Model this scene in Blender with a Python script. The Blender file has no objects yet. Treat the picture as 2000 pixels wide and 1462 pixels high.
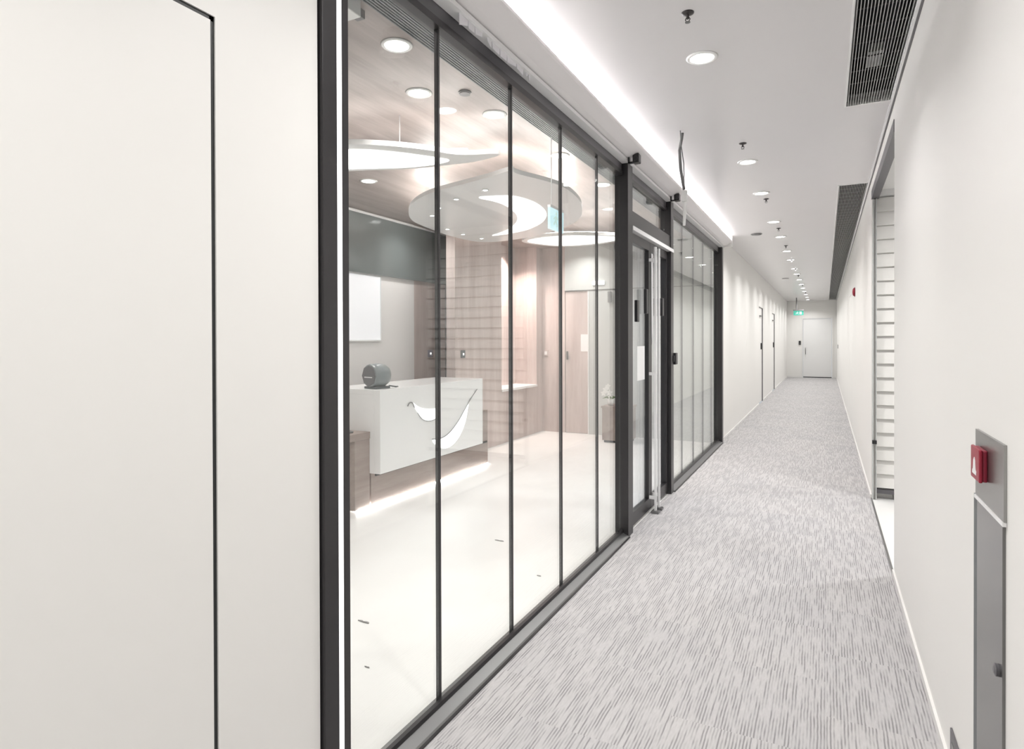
import bpy, math, random
from mathutils import Vector, Matrix
random.seed(7)
SC = bpy.context.scene
COL = SC.collection
PI = math.pi
# ------------------------------------------------------------------ camera
HC = 1.37                     # eye height, camera above the world origin
R_ = Vector((0.89083925, 0.45431109, -0.00261795))
U_ = Vector((-0.00028451, 0.00632022, 0.99997998))
F_ = Vector((-0.45431855, 0.89082068, -0.00575955))
cd = bpy.data.cameras.new('camera')
cam = bpy.data.objects.new('camera', cd); COL.objects.link(cam)
m = Matrix((R_, U_, -F_)).transposed().to_4x4(); m.translation = (0, 0, HC)
cam.matrix_world = m
cd.sensor_fit = 'HORIZONTAL'; cd.sensor_width = 36.0; cd.lens = 36.0 * 1200 / 2000
cd.shift_x = 0.0; cd.shift_y = -0.03024; cd.clip_start = 0.05; cd.clip_end = 100
SC.camera = cam
# ------------------------------------------------------------------ world, exposure
w = bpy.data.worlds.new('world'); SC.world = w; w.use_nodes = True
w.node_tree.nodes['Background'].inputs[0].default_value = (0.9, 0.93, 1, 1)
w.node_tree.nodes['Background'].inputs[1].default_value = 0.5
vs = SC.view_settings
vs.view_transform = 'Standard'; vs.look = 'None'; vs.gamma = 1.0; vs.use_curve_mapping = False
vs.exposure = 0.30
P_CORR, P_ROOM = 56.0, 36.0          # strength of each downlight
LIGHT_COL = (1.0, 0.985, 0.972)
def lamp_spot(x, y, z, power, col=LIGHT_COL, ang=136, blend=0.6, r=0.05):
    l = bpy.data.lights.new('downlight_or_fill_beam', 'AREA'); l.shape = 'DISK'; l.size = 2 * r + .02; l.color = col
    l.energy = power * 0.165; l.spread = math.radians(ang)
    o = bpy.data.objects.new('downlight_or_fill_beam', l); COL.objects.link(o); o.location = (x, y, z)
    return o
# ------------------------------------------------------------------ materials
def newmat(name):
    m = bpy.data.materials.new(name); m.use_nodes = True
    nt = m.node_tree; b = nt.nodes['Principled BSDF']
    return m, nt, b
def setp(b, **k):
    for n, v in k.items():
        b.inputs[n.replace('_', ' ')].default_value = v
def plain(name, col, rough=0.5, metal=0.0, var=0.03, scale=6.0, spec=0.5, coat=0.0):
    m, nt, b = newmat(name)
    setp(b, Roughness=rough, Metallic=metal); b.inputs['Specular IOR Level'].default_value = spec
    if coat: b.inputs['Coat Weight'].default_value = coat; b.inputs['Coat Roughness'].default_value = 0.08
    tc = nt.nodes.new('ShaderNodeTexCoord'); nz = nt.nodes.new('ShaderNodeTexNoise')
    nz.inputs['Scale'].default_value = scale; nz.inputs['Detail'].default_value = 3
    nt.links.new(tc.outputs['Object'], nz.inputs['Vector'])
    mr = nt.nodes.new('ShaderNodeMix'); mr.data_type = 'RGBA'
    mr.inputs[6].default_value = tuple(max(0, c * (1 - var)) for c in col) + (1,)
    mr.inputs[7].default_value = tuple(min(1, c * (1 + var)) for c in col) + (1,)
    nt.links.new(nz.outputs['Fac'], mr.inputs[0]); nt.links.new(mr.outputs[2], b.inputs['Base Color'])
    return m
def emit(name, col, strength, base=0.9):
    m, nt, b = newmat(name)
    setp(b, Roughness=0.4); b.inputs['Base Color'].default_value = (base*col[0], base*col[1], base*col[2], 1)
    b.inputs['Emission Color'].default_value = tuple(col) + (1,)
    b.inputs['Emission Strength'].default_value = strength
    return m
def wood(name, c1, c2, axis, rough=0.45, scale=1.0):
    m, nt, b = newmat(name); L = nt.links
    tc = nt.nodes.new('ShaderNodeTexCoord'); mp = nt.nodes.new('ShaderNodeMapping')
    s = [9 * scale] * 3; s[axis] = 0.9 * scale; mp.inputs['Scale'].default_value = s
    geo = nt.nodes.new('ShaderNodeNewGeometry')
    L.new(geo.outputs['Position'], mp.inputs['Vector'])
    n1 = nt.nodes.new('ShaderNodeTexNoise'); n1.inputs['Scale'].default_value = 1.0; n1.inputs['Detail'].default_value = 5
    n2 = nt.nodes.new('ShaderNodeTexNoise'); n2.inputs['Scale'].default_value = 7; n2.inputs['Detail'].default_value = 4
    L.new(mp.outputs[0], n1.inputs['Vector']); L.new(mp.outputs[0], n2.inputs['Vector'])
    ad = nt.nodes.new('ShaderNodeMath'); ad.operation = 'MULTIPLY_ADD'; ad.inputs[1].default_value = 0.35
    L.new(n2.outputs['Fac'], ad.inputs[0]); L.new(n1.outputs['Fac'], ad.inputs[2])
    cr = nt.nodes.new('ShaderNodeValToRGB')
    cr.color_ramp.elements[0].position = 0.45; cr.color_ramp.elements[0].color = tuple(c1) + (1,)
    cr.color_ramp.elements[1].position = 0.9; cr.color_ramp.elements[1].color = tuple(c2) + (1,)
    L.new(ad.outputs[0], cr.inputs['Fac']); L.new(cr.outputs['Color'], b.inputs['Base Color'])
    setp(b, Roughness=rough)
    return m
def carpet(name):
    m, nt, b = newmat(name); L = nt.links
    geo = nt.nodes.new('ShaderNodeNewGeometry')
    # carpet tiles: each half-metre tile shifts the streak pattern
    sep = nt.nodes.new('ShaderNodeSeparateXYZ'); L.new(geo.outputs['Position'], sep.inputs[0])
    def math_(op, a, bb=None, c=None):
        n = nt.nodes.new('ShaderNodeMath'); n.operation = op
        for i, v in enumerate((a, bb, c)):
            if v is None: continue
            if isinstance(v, (int, float)): n.inputs[i].default_value = v
            else: L.new(v, n.inputs[i])
        return n.outputs[0]
    fx = math_('FLOOR', math_('MULTIPLY', sep.outputs['X'], 2.0))
    fy = math_('FLOOR', math_('MULTIPLY_ADD', sep.outputs['Y'], 2.0, math_('MULTIPLY', fx, 0.5)))
    cmb = nt.nodes.new('ShaderNodeCombineXYZ'); L.new(fx, cmb.inputs[0]); L.new(fy, cmb.inputs[1])
    wn = nt.nodes.new('ShaderNodeTexWhiteNoise'); wn.noise_dimensions = '2D'; L.new(cmb.outputs[0], wn.inputs['Vector'])
    offs = nt.nodes.new('ShaderNodeVectorMath'); offs.operation = 'SCALE'; offs.inputs['Scale'].default_value = 3.0
    L.new(wn.outputs['Color'], offs.inputs[0])
    addv = nt.nodes.new('ShaderNodeVectorMath'); L.new(geo.outputs['Position'], addv.inputs[0]); L.new(offs.outputs[0], addv.inputs[1])
    sp2 = nt.nodes.new('ShaderNodeSeparateXYZ'); L.new(addv.outputs[0], sp2.inputs[0])
    def streak(sx, sy, lo, hi):
        # narrow columns of yarn, each with its own run of dark and light lengths
        mp = nt.nodes.new('ShaderNodeCombineXYZ')
        L.new(math_('MULTIPLY', math_('FLOOR', math_('MULTIPLY', sp2.outputs['X'], sx)), 7.31), mp.inputs[0])
        L.new(math_('MULTIPLY', sp2.outputs['Y'], sy), mp.inputs[1])
        n = nt.nodes.new('ShaderNodeTexNoise'); n.inputs['Scale'].default_value = 1; n.inputs['Detail'].default_value = 1.5
        L.new(mp.outputs[0], n.inputs['Vector'])
        mr = nt.nodes.new('ShaderNodeMapRange'); mr.inputs[1].default_value = lo; mr.inputs[2].default_value = hi
        L.new(n.outputs['Fac'], mr.inputs[0]); return mr.outputs[0]
    # tufted lines: one thin dark yarn every centimetre or so, broken into runs
    jt = nt.nodes.new('ShaderNodeTexNoise'); jt.inputs['Scale'].default_value = 9.0; L.new(addv.outputs[0], jt.inputs['Vector'])
    u = math_('MULTIPLY_ADD', sp2.outputs['X'], 92.0, math_('MULTIPLY', jt.outputs['Fac'], 0.6))
    idn = math_('FLOOR', u); fr = math_('FRACT', u)
    tri = math_('ABSOLUTE', math_('SUBTRACT', fr, 0.5))
    ln = nt.nodes.new('ShaderNodeMapRange'); ln.inputs[1].default_value = 0.30; ln.inputs[2].default_value = 0.16; L.new(tri, ln.inputs[0])
    mk = nt.nodes.new('ShaderNodeCombineXYZ'); L.new(math_('MULTIPLY', idn, 7.31), mk.inputs[0]); L.new(math_('MULTIPLY', sp2.outputs['Y'], 5.5), mk.inputs[1])
    mn = nt.nodes.new('ShaderNodeTexNoise'); mn.inputs['Scale'].default_value = 1; mn.inputs['Detail'].default_value = 2.5; L.new(mk.outputs[0], mn.inputs['Vector'])
    mm_ = nt.nodes.new('ShaderNodeMapRange'); mm_.inputs[1].default_value = 0.40; mm_.inputs[2].default_value = 0.58; L.new(mn.outputs['Fac'], mm_.inputs[0])
    s1 = math_('MULTIPLY', ln.outputs[0], mm_.outputs[0])
    s2 = streak(250, 30, 0.35, 0.75)
    patch = nt.nodes.new('ShaderNodeTexNoise'); patch.inputs['Scale'].default_value = 2.5; L.new(geo.outputs['Position'], patch.inputs['Vector'])
    mix = nt.nodes.new('ShaderNodeMix'); mix.data_type = 'RGBA'
    mix.inputs[6].default_value = (0.53, 0.522, 0.522, 1); mix.inputs[7].default_value = (0.27, 0.262, 0.267, 1)
    f = math_('MULTIPLY_ADD', s2, 0.22, math_('MULTIPLY', s1, 0.85))
    L.new(f, mix.inputs[0])
    tint = nt.nodes.new('ShaderNodeMix'); tint.data_type = 'RGBA'; tint.blend_type = 'MULTIPLY'; tint.inputs[0].default_value = 1
    rmp = nt.nodes.new('ShaderNodeMix'); rmp.data_type = 'RGBA'
    rmp.inputs[6].default_value = (0.93, 0.93, 0.94, 1); rmp.inputs[7].default_value = (1.05, 1.04, 1.03, 1)
    L.new(math_('MULTIPLY_ADD', wn.outputs['Value'], 0.4, math_('MULTIPLY', patch.outputs['Fac'], 0.6)), rmp.inputs[0])
    L.new(mix.outputs[2], tint.inputs[6]); L.new(rmp.outputs[2], tint.inputs[7])
    L.new(tint.outputs[2], b.inputs['Base Color']); setp(b, Roughness=0.95); b.inputs['Specular IOR Level'].default_value = 0.1
    bp = nt.nodes.new('ShaderNodeBump'); bp.inputs['Strength'].default_value = 0.25; bp.inputs['Distance'].default_value = 0.003
    bp.invert = True; L.new(f, bp.inputs['Height']); L.new(bp.outputs[0], b.inputs['Normal'])
    return m
def glassmat(name, tint=(0.985, 0.995, 0.99), boost=1.0):
    m = bpy.data.materials.new(name); m.use_nodes = True; nt = m.node_tree
    for n in list(nt.nodes): nt.nodes.remove(n)
    out = nt.nodes.new('ShaderNodeOutputMaterial'); mx = nt.nodes.new('ShaderNodeMixShader')
    tr = nt.nodes.new('ShaderNodeBsdfTransparent'); tr.inputs[0].default_value = tuple(tint) + (1,)
    gl = nt.nodes.new('ShaderNodeBsdfGlossy'); gl.inputs['Roughness'].default_value = 0.0
    gl.inputs[0].default_value = (0.95, 0.97, 0.96, 1)
    fr = nt.nodes.new('ShaderNodeLayerWeight'); fr.inputs['Blend'].default_value = 0.50
    pw = nt.nodes.new('ShaderNodeMath'); pw.operation = 'POWER'; pw.inputs[1].default_value = 5.0
    ml = nt.nodes.new('ShaderNodeMath'); ml.operation = 'MULTIPLY_ADD'; ml.inputs[1].default_value = 0.955 * boost; ml.inputs[2].default_value = 0.045 * boost
    nt.links.new(fr.outputs['Facing'], pw.inputs[0]); nt.links.new(pw.outputs[0], ml.inputs[0]); nt.links.new(ml.outputs[0], mx.inputs[0])
    nt.links.new(tr.outputs[0], mx.inputs[1]); nt.links.new(gl.outputs[0], mx.inputs[2])
    nt.links.new(mx.outputs[0], out.inputs[0])
    return m
def tilefloor(name):
    m, nt, b = newmat(name); L = nt.links
    geo = nt.nodes.new('ShaderNodeNewGeometry')
    n = nt.nodes.new('ShaderNodeTexNoise'); n.inputs['Scale'].default_value = 1.3; n.inputs['Detail'].default_value = 6
    L.new(geo.outputs['Position'], n.inputs['Vector'])
    cr = nt.nodes.new('ShaderNodeValToRGB')
    cr.color_ramp.elements[0].position = 0.35; cr.color_ramp.elements[0].color = (0.80, 0.795, 0.775, 1)
    cr.color_ramp.elements[1].position = 0.65; cr.color_ramp.elements[1].color = (0.86, 0.86, 0.845, 1)
    L.new(n.outputs['Fac'], cr.inputs[0]); L.new(cr.outputs[0], b.inputs['Base Color'])
    setp(b, Roughness=0.28)
    return m
def banded(name, c1, c2, pitch):
    m, nt, b = newmat(name); L = nt.links
    geo = nt.nodes.new('ShaderNodeNewGeometry'); wv = nt.nodes.new('ShaderNodeTexWave')
    wv.bands_direction = 'Z'; wv.inputs['Scale'].default_value = 2 * PI / pitch / 20.0; wv.inputs['Distortion'].default_value = 0
    L.new(geo.outputs['Position'], wv.inputs['Vector'])
    cr = nt.nodes.new('ShaderNodeValToRGB')
    cr.color_ramp.elements[0].position = 0.35; cr.color_ramp.elements[0].color = tuple(c1) + (1,)
    cr.color_ramp.elements[1].position = 0.65; cr.color_ramp.elements[1].color = tuple(c2) + (1,)
    L.new(wv.outputs['Fac'], cr.inputs[0]); L.new(cr.outputs[0], b.inputs['Base Color']); setp(b, Roughness=.7)
    return m
M = dict(
    wall=plain('warm_white_paint', (0.86, 0.85, 0.825), 0.45, var=0.012, scale=1.5),
    ceil=plain('ceiling_paint', (0.72, 0.705, 0.71), 0.25, var=0.015, scale=2),
    soffit=plain('soffit_paint', (0.78, 0.755, 0.76), 0.3, var=0.02),
    roomwall=plain('room_white', (0.80, 0.785, 0.775), 0.5, var=0.015),
    base=plain('skirting_white', (0.82, 0.81, 0.79), 0.35, var=0.01),
    gap=plain('black_rubber', (0.02, 0.022, 0.022), 0.5),
    dark=plain('dark_bronze_aluminium', (0.040, 0.038, 0.040), 0.32, 0.35, var=0.08, scale=20),
    darkgrey=plain('dark_grey_metal', (0.13, 0.125, 0.135), 0.35, 0.3),
    sill=plain('sill_metal', (0.22, 0.22, 0.22), 0.3, 0.7),
    whitemetal=plain('white_aluminium', (0.86, 0.86, 0.86), 0.22, 0.0, spec=0.7),
    whiteplastic=plain('white_plastic', (0.85, 0.85, 0.84), 0.35),
    film=plain('protective_film', (0.78, 0.77, 0.80), 0.35),
    steel=plain('brushed_steel', (0.36, 0.36, 0.35), 0.28, 0.9, var=0.12, scale=5),
    steeldark=plain('brushed_steel_door', (0.20, 0.20, 0.195), 0.18, 0.9, var=0.2, scale=4),
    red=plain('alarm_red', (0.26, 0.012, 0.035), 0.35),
    redlit=plain('alarm_red_painted_lit', (0.33, 0.016, 0.04), 0.35),  # lighter copy of the alarm red, light painted into the colour
    carpet=carpet('striped_carpet'), tile=tilefloor('polished_tile'),
    ceilwood=wood('ceiling_wood', (0.27, 0.225, 0.208), (0.44, 0.385, 0.365), 1, 0.35),
    wallwood=wood('wall_wood', (0.47, 0.385, 0.36), (0.62, 0.54, 0.51), 2, 0.45, 0.8),
    deskwood=wood('desk_wood', (0.27, 0.21, 0.185), (0.38, 0.315, 0.285), 1, 0.45),
    white=plain('white_stone', (0.85, 0.85, 0.845), 0.2, var=0.01),
    greygreen=plain('grey_green_panel', (0.15, 0.17, 0.172), 0.18, var=0.05),
    lightgrey=plain('light_grey_panel', (0.57, 0.59, 0.575), 0.35),
    grille=plain('grille_grey', (0.20, 0.215, 0.22), 0.4, 0.2),
    void=plain('void_black', (0.02, 0.02, 0.02), 0.8),
    slat=plain('grille_slat', (0.50, 0.50, 0.49), 0.35, 0.3),
    duct=plain('duct_grey', (0.18, 0.18, 0.18), 0.5),
    plate=plain('plate_paint', (0.84, 0.84, 0.83), 0.3),
    black=plain('black_plastic', (0.02, 0.02, 0.022), 0.35),
    greycase=plain('grey_case', (0.21, 0.235, 0.24), 0.3, var=0.1, scale=12),
    greyface=plain('grey_case_face', (0.085, 0.095, 0.10), 0.4),
    purple=plain('purple_grey_switch', (0.16, 0.13, 0.20), 0.3),
    paper=plain('paper', (0.84, 0.84, 0.84), 0.8),
    blind=plain('blind_fabric', (0.84, 0.83, 0.80), 0.7),
    petal=plain('petal', (0.85, 0.85, 0.83), 0.6),
    leaf=plain('leaf_green', (0.12, 0.19, 0.08), 0.5),
    cable=plain('cable_grey', (0.16, 0.16, 0.16), 0.5),
    brass=plain('sprinkler_metal', (0.05, 0.045, 0.045), 0.4, 0.5),
    scuff=plain('debris', (0.28, 0.27, 0.26), 0.8),
    glass=glassmat('clear_glass'), glassdoor=glassmat('door_glass', (0.93, 0.95, 0.97)),
    lamp=emit('downlight_diffuser', (1, 0.98, 0.95), 12.0),
    led=emit('led_strip_white', (1, 0.985, 0.99), 42.0),
    ledfoot=emit('led_foot', (1, 0.98, 0.97), 60.0),
    halo=emit('led_strip_halo', (1, 0.95, 0.91), 24.0),
    cres=emit('crescent_diffuser', (1, 0.985, 0.97), 1.6),
    logo=emit('logo_glow', (1, 1, 1), 1.5),
    exitreflect=emit('exit_reflection_cyan', (0.66, 0.92, 0.98), 0.80, .3),
    exitfar=emit('exit_teal', (0.10, 0.62, 0.46), 0.62, .3),
    pictdim=emit('exit_picture_pale', (.75, 1, .95), .6, .3), addedglow=emit('added_white_glow', (1, 1, 1), .75),
    pict=emit('exit_picture_white', (1, 1, 1), 1.1),
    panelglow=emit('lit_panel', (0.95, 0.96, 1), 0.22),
    star=emit('pin_spot', (1, 1, 1), 12.0),
)
# ------------------------------------------------------------------ mesh helpers
class MB:
    def __init__(s): s.v, s.f = [], []
    def add(s, vs, fs):
        k = len(s.v); s.v += [tuple(p) for p in vs]; s.f += [tuple(i + k for i in f) for f in fs]; return s
    def box(s, x0, x1, y0, y1, z0, z1):
        if x0 > x1: x0, x1 = x1, x0
        if y0 > y1: y0, y1 = y1, y0
        if z0 > z1: z0, z1 = z1, z0
        return s.add([(x0,y0,z0),(x1,y0,z0),(x1,y1,z0),(x0,y1,z0),(x0,y0,z1),(x1,y0,z1),(x1,y1,z1),(x0,y1,z1)],
                     [(0,3,2,1),(4,5,6,7),(0,1,5,4),(1,2,6,5),(2,3,7,6),(3,0,4,7)])
    def prism(s, pts, axis, a0, a1):
        """extrude a 2-D outline along an axis (0,1,2)"""
        def P(p, a):
            return (a, p[0], p[1]) if axis == 0 else (p[0], a, p[1]) if axis == 1 else (p[0], p[1], a)
        n = len(pts)
        return s.add([P(p, a0) for p in pts] + [P(p, a1) for p in pts],
                     [tuple(range(n))[::-1], tuple(range(n, 2 * n))] + [(i, (i + 1) % n, n + (i + 1) % n, n + i) for i in range(n)])
    def ring(s, c, prof, axis=2, n=32):
        """lathe: prof = [(radius, height)...] about an axis through c"""
        vs = []
        for r, h in prof:
            for i in range(n):
                a = 2 * PI * i / n; u, v = r * math.cos(a), r * math.sin(a)
                d = (u, v, h) if axis == 2 else (h, u, v) if axis == 0 else (u, h, v)
                vs.append((c[0] + d[0], c[1] + d[1], c[2] + d[2]))
        fs = []
        for j in range(len(prof) - 1):
            for i in range(n):
                fs.append((j*n+i, j*n+(i+1)%n, (j+1)*n+(i+1)%n, (j+1)*n+i))
        if prof[0][0] > 1e-6: fs.append(tuple(range(n))[::-1])
        if prof[-1][0] > 1e-6: fs.append(tuple(range((len(prof)-1)*n, len(prof)*n)))
        return s.add(vs, fs)
    def tube(s, pts, r, n=8):
        pts = [Vector(p) for p in pts]; rs = r if isinstance(r, (list, tuple)) else [r] * len(pts)
        vs = []
        for i, p in enumerate(pts):
            d = (pts[min(i+1, len(pts)-1)] - pts[max(i-1, 0)]).normalized()
            a = d.orthogonal().normalized() if i == 0 else (pa - d * pa.dot(d)).normalized()
            pa = a; bb = d.cross(a)
            for k in range(n):
                t = 2 * PI * k / n; vs.append(p + (a * math.cos(t) + bb * math.sin(t)) * rs[i])
        fs = [(i*n+k, i*n+(k+1)%n, (i+1)*n+(k+1)%n, (i+1)*n+k) for i in range(len(pts)-1) for k in range(n)]
        fs += [tuple(range(n))[::-1], tuple(range((len(pts)-1)*n, len(pts)*n))]
        return s.add(vs, fs)
def rootloc(p):
    l = Vector((0, 0, 0))
    while p is not None: l += Vector(p.location); p = p.parent
    return l
def obj(name, mb, mat, parent=None, smooth=False, bevel=0.0):
    me = bpy.data.meshes.new(name)
    if parent is None:
        xs, ys, zs = zip(*mb.v); sh = Vector(((min(xs)+max(xs))/2, (min(ys)+max(ys))/2, min(zs)))
    else: sh = rootloc(parent)
    me.from_pydata([tuple(Vector(p) - sh) for p in mb.v], [], mb.f); me.update()
    me.materials.append(M[mat] if isinstance(mat, str) else mat)
    o = bpy.data.objects.new(name, me); COL.objects.link(o)
    if parent is None: o.location = sh
    else: o.parent = parent
    import bmesh
    bm = bmesh.new(); bm.from_mesh(me); bmesh.ops.recalc_face_normals(bm, faces=bm.faces); bm.to_mesh(me); bm.free()
    if smooth:
        for p in me.polygons: p.use_smooth = len(p.vertices) == 4
    if bevel:
        b = o.modifiers.new('bevel', 'BEVEL'); b.width = bevel; b.segments = 2; b.limit_method = 'ANGLE'
    return o
def tag(o, label, cat, group=None, kind=None):
    o['label'] = label; o['category'] = cat
    if group: o['group'] = group
    if kind: o['kind'] = kind
    return o
def thing(name, loc, label, cat, group=None, kind=None):
    o = bpy.data.objects.new(name, None); COL.objects.link(o); o.location = loc; o.empty_display_size = 0.1
    return tag(o, label, cat, group, kind)
def struct(name, mb, mat, label, cat, **k):
    return tag(obj(name, mb, mat, **k), label, cat, kind='structure')
def copy_tree(o, loc, label, group=None):
    c = o.copy(); COL.objects.link(c); c.location = loc; c['label'] = label
    if group: c['group'] = group
    for ch in list(o.children):
        d = ch.copy(); COL.objects.link(d); d.parent = c
        for g in ch.children:
            e = g.copy(); COL.objects.link(e); e.parent = d
    return c
def B(*a): return MB().box(*a)
def smoothed(pts, n=3, closed=True):
    """Chaikin corner cutting"""
    for _ in range(n):
        q = []
        N = len(pts)
        rng = range(N) if closed else range(N - 1)
        if not closed: q.append(pts[0])
        for i in rng:
            a, b = pts[i], pts[(i + 1) % N]
            q.append((a[0]*.75+b[0]*.25, a[1]*.75+b[1]*.25)); q.append((a[0]*.25+b[0]*.75, a[1]*.25+b[1]*.75))
        if not closed: q.append(pts[-1])
        pts = q
    return pts
# ------------------------------------------------------------------ main dimensions
H = 2.74                       # corridor ceiling
XL, XR = -1.24, 0.355          # corridor walls
XG = -1.27                     # glass plane
Y_BACK, Y_END = -3.0, 24.4
YG0, YG1 = 1.30, 8.60          # glazed front
WT = 0.16
ROOM_X = -4.36
# ------------------------------------------------------------------ shell
struct('floor', B(XG + 0.03, XR, Y_BACK, Y_END, -0.1, 0.0), 'carpet',
       'pale grey streaked carpet tiles running the length of the corridor', 'carpet')
# ceiling with two cut-outs for the grilles along the right wall
V1 = (2.2, 4.13); V2 = (6.22, 24.06); VX = (0.105, 0.335)
c = MB()
c.box(-1.64, VX[0], Y_BACK, Y_END, H, H + 0.06)
c.box(VX[1], XR + 0.05, Y_BACK, Y_END, H, H + 0.06)
for a, b in ((Y_BACK, V1[0]), (V1[1], V2[0]), (V2[1], Y_END)): c.box(VX[0], VX[1], a, b, H, H + 0.06)
struct('ceiling', c, 'ceil', 'light grey plasterboard ceiling over the corridor', 'ceiling')
def wall_openings(x0, x1, ya, yb, z1, holes):
    mb = MB(); y = ya
    for (h0, h1, hz) in holes:
        mb.box(x0, x1, y, h0, 0, z1); mb.box(x0, x1, h0, h1, hz, z1); y = h1
    mb.box(x0, x1, y, yb, 0, z1); return mb
D1 = (0.02, 0.945, 2.108); D2 = (13.80, 14.76, 2.06); D3 = (17.38, 18.33, 2.06)
struct('wall_left', wall_openings(XL - WT, XL, Y_BACK, 1.262, H, [D1]), 'wall',
       'cream wall around the flush door beside the glass front', 'wall')
struct('wall_left_far', wall_openings(XL - WT, XL, YG1 + 0.005, Y_END, H, [D2, D3]), 'wall',
       'cream corridor wall beyond the glass front with two recessed doors', 'wall')
OPEN = (4.17, 6.10, 2.64)
D5 = (10.6, 11.5, 2.06)
struct('wall_right', MB().box(XR, XR + WT, Y_BACK, OPEN[0], 0, H).box(XR, XR + WT, OPEN[0], OPEN[1], OPEN[2], H), 'wall',
       'near cream wall carrying the steel cabinet, ending at the opening', 'wall')
struct('wall_right_far', wall_openings(XR, XR + WT, OPEN[1] + .075, Y_END, H, [D5]).box(XR, XR + .026, OPEN[1], OPEN[1] + .075, 0, H), 'wall',
       'long cream wall past the blind with the red sounder', 'wall')
D4 = (-0.72, 0.21, 2.10)
mb = MB(); mb.box(XL - WT, D4[0], Y_END, Y_END + WT, 0, H); mb.box(D4[0], D4[1], Y_END, Y_END + WT, D4[2], H); mb.box(D4[1], XR + WT, Y_END, Y_END + WT, 0, H)
struct('wall_end', mb, 'wall', 'far end wall of the corridor around the white door', 'wall')
struct('wall_back', B(XL - WT, XR + WT, Y_BACK - WT, Y_BACK, 0, H), 'wall', 'end wall of the corridor behind the viewpoint', 'wall')
# skirtings
struct('baseboard_right', B(XR - 0.010, XR, Y_BACK, OPEN[0], 0, 0.035), 'base', 'thin white skirting under the near right wall', 'skirting')
struct('baseboard_right_far', B(XR - 0.010, XR, OPEN[1], Y_END, 0, 0.035), 'base', 'thin white skirting along the far right wall', 'skirting')
mb = MB().box(XL, XL + 0.010, YG1 + 0.01, D2[0] - 0.02, 0, 0.035).box(XL, XL + 0.010, D2[1] + 0.02, D3[0] - 0.02, 0, 0.035).box(XL, XL + 0.010, D3[1] + 0.02, Y_END, 0, 0.035)
struct('baseboard_left', mb, 'base', 'thin white skirting along the far left wall', 'skirting')
mb = MB().box(XL + 0.01, D4[0] - 0.06, Y_END - 0.01, Y_END, 0, 0.06).box(D4[1] + 0.06, XR - 0.01, Y_END - 0.01, Y_END, 0, 0.06)
struct('baseboard_end', mb, 'base', 'low white skirting either side of the end door', 'skirting')
# right wall / ceiling junction: white angle with a thin grey shadow line
struct('trim_1', B(XR - 0.022, XR - 0.012, Y_BACK, Y_END, H - 0.012, H), 'whitemetal', 'thin white angle at the top of the right wall', 'trim')
struct('trim_2', B(XR - 0.012, XR, Y_BACK, Y_END, H - 0.008, H), 'darkgrey', 'thin grey shadow gap between right wall and ceiling', 'trim')

# ------------------------------------------------------------------ flush door near left
d = thing('door_1', (XL, (D1[0] + D1[1]) / 2, 0), 'large flush cream door with a black gap, nearest on the left wall', 'door', kind='structure')
obj('door_leaf', B(XL - 0.045, XL, D1[0] + 0.014, D1[1] - 0.012, 0.006, D1[2] - 0.012), 'wall', d)
mb = MB().box(XL - 0.05, XL - 0.004, D1[1] - 0.012, D1[1], 0, D1[2]).box(XL - 0.05, XL - 0.004, D1[0], D1[1], D1[2] - 0.012, D1[2]).box(XL - 0.05, XL - 0.004, D1[0], D1[0] + 0.012, 0, D1[2])
obj('seal', mb, 'gap', d)
# recessed doors further on
def recessed_door(name, D, label):
    d = thing(name, (XL, (D[0] + D[1]) / 2, 0), label, 'door', kind='structure')
    obj('door_leaf', B(XL - 0.08, XL - 0.022, D[0] + 0.012, D[1] - 0.03, 0.01, D[2] - 0.012), 'wall', d)
    mb = MB().box(XL - 0.08, XL - 0.004, D[1] - 0.03, D[1] - 0.001, 0, D[2]).box(XL - 0.10, XL - 0.002, D[0] + 0.001, D[0] + 0.012, 0, D[2]).box(XL - 0.10, XL - 0.01, D[0], D[1], D[2] - 0.012, D[2] - 0.001)
    obj('door_frame', mb, 'darkgrey', d)
    h = obj('door_lock', B(XL - 0.022, XL + 0.006, D[1] - 0.33, D[1] - 0.27, 1.15, 1.29), 'black', d, bevel=0.008)
    obj('door_closer', B(XL - 0.022, XL + 0.008, D[1] - 0.62, D[1] - 0.35, 1.86, 1.885), 'sill', d)
recessed_door('door_2', D2, 'nearer of two recessed cream doors far along the left wall')
recessed_door('door_3', D3, 'further of two recessed cream doors far along the left wall')
d = thing('door_4', (-0.25, Y_END, 0), 'plain white door in the end wall of the corridor', 'door', kind='structure')
obj('door_leaf', B(D4[0] + 0.012, D4[1] - 0.012, Y_END + 0.01, Y_END + 0.05, 0.03, D4[2] - 0.012), 'white', d)
mb = MB().box(D4[0] - 0.05, D4[0], Y_END - 0.015, Y_END + 0.08, 0, D4[2] + 0.05).box(D4[1], D4[1] + 0.05, Y_END - 0.015, Y_END + 0.08, 0, D4[2] + 0.05).box(D4[0], D4[1], Y_END - 0.015, Y_END + 0.08, D4[2], D4[2] + 0.05)
obj('door_frame', mb, 'base', d)
obj('threshold', B(D4[0] + 0.012, D4[1] - 0.012, Y_END + 0.012, Y_END + 0.07, 0.0, 0.028), 'gap', d)
hd = MB().tube([(D4[0] + 0.09, Y_END + 0.012, 0.84), (D4[0] + 0.09, Y_END - 0.05, 0.84), (D4[0] + 0.09, Y_END - 0.05, 1.06), (D4[0] + 0.09, Y_END + 0.012, 1.06)], 0.012)
obj('door_handle', hd, 'sill', d, smooth=True)
d = thing('door_5', (XR, 11.05, 0), 'flush cream door in the right wall past the red sounder', 'door', kind='structure')
obj('door_leaf', B(XR, XR + 0.045, D5[0] + 0.01, D5[1] - 0.01, 0.008, D5[2] - 0.01), 'wall', d)
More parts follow.
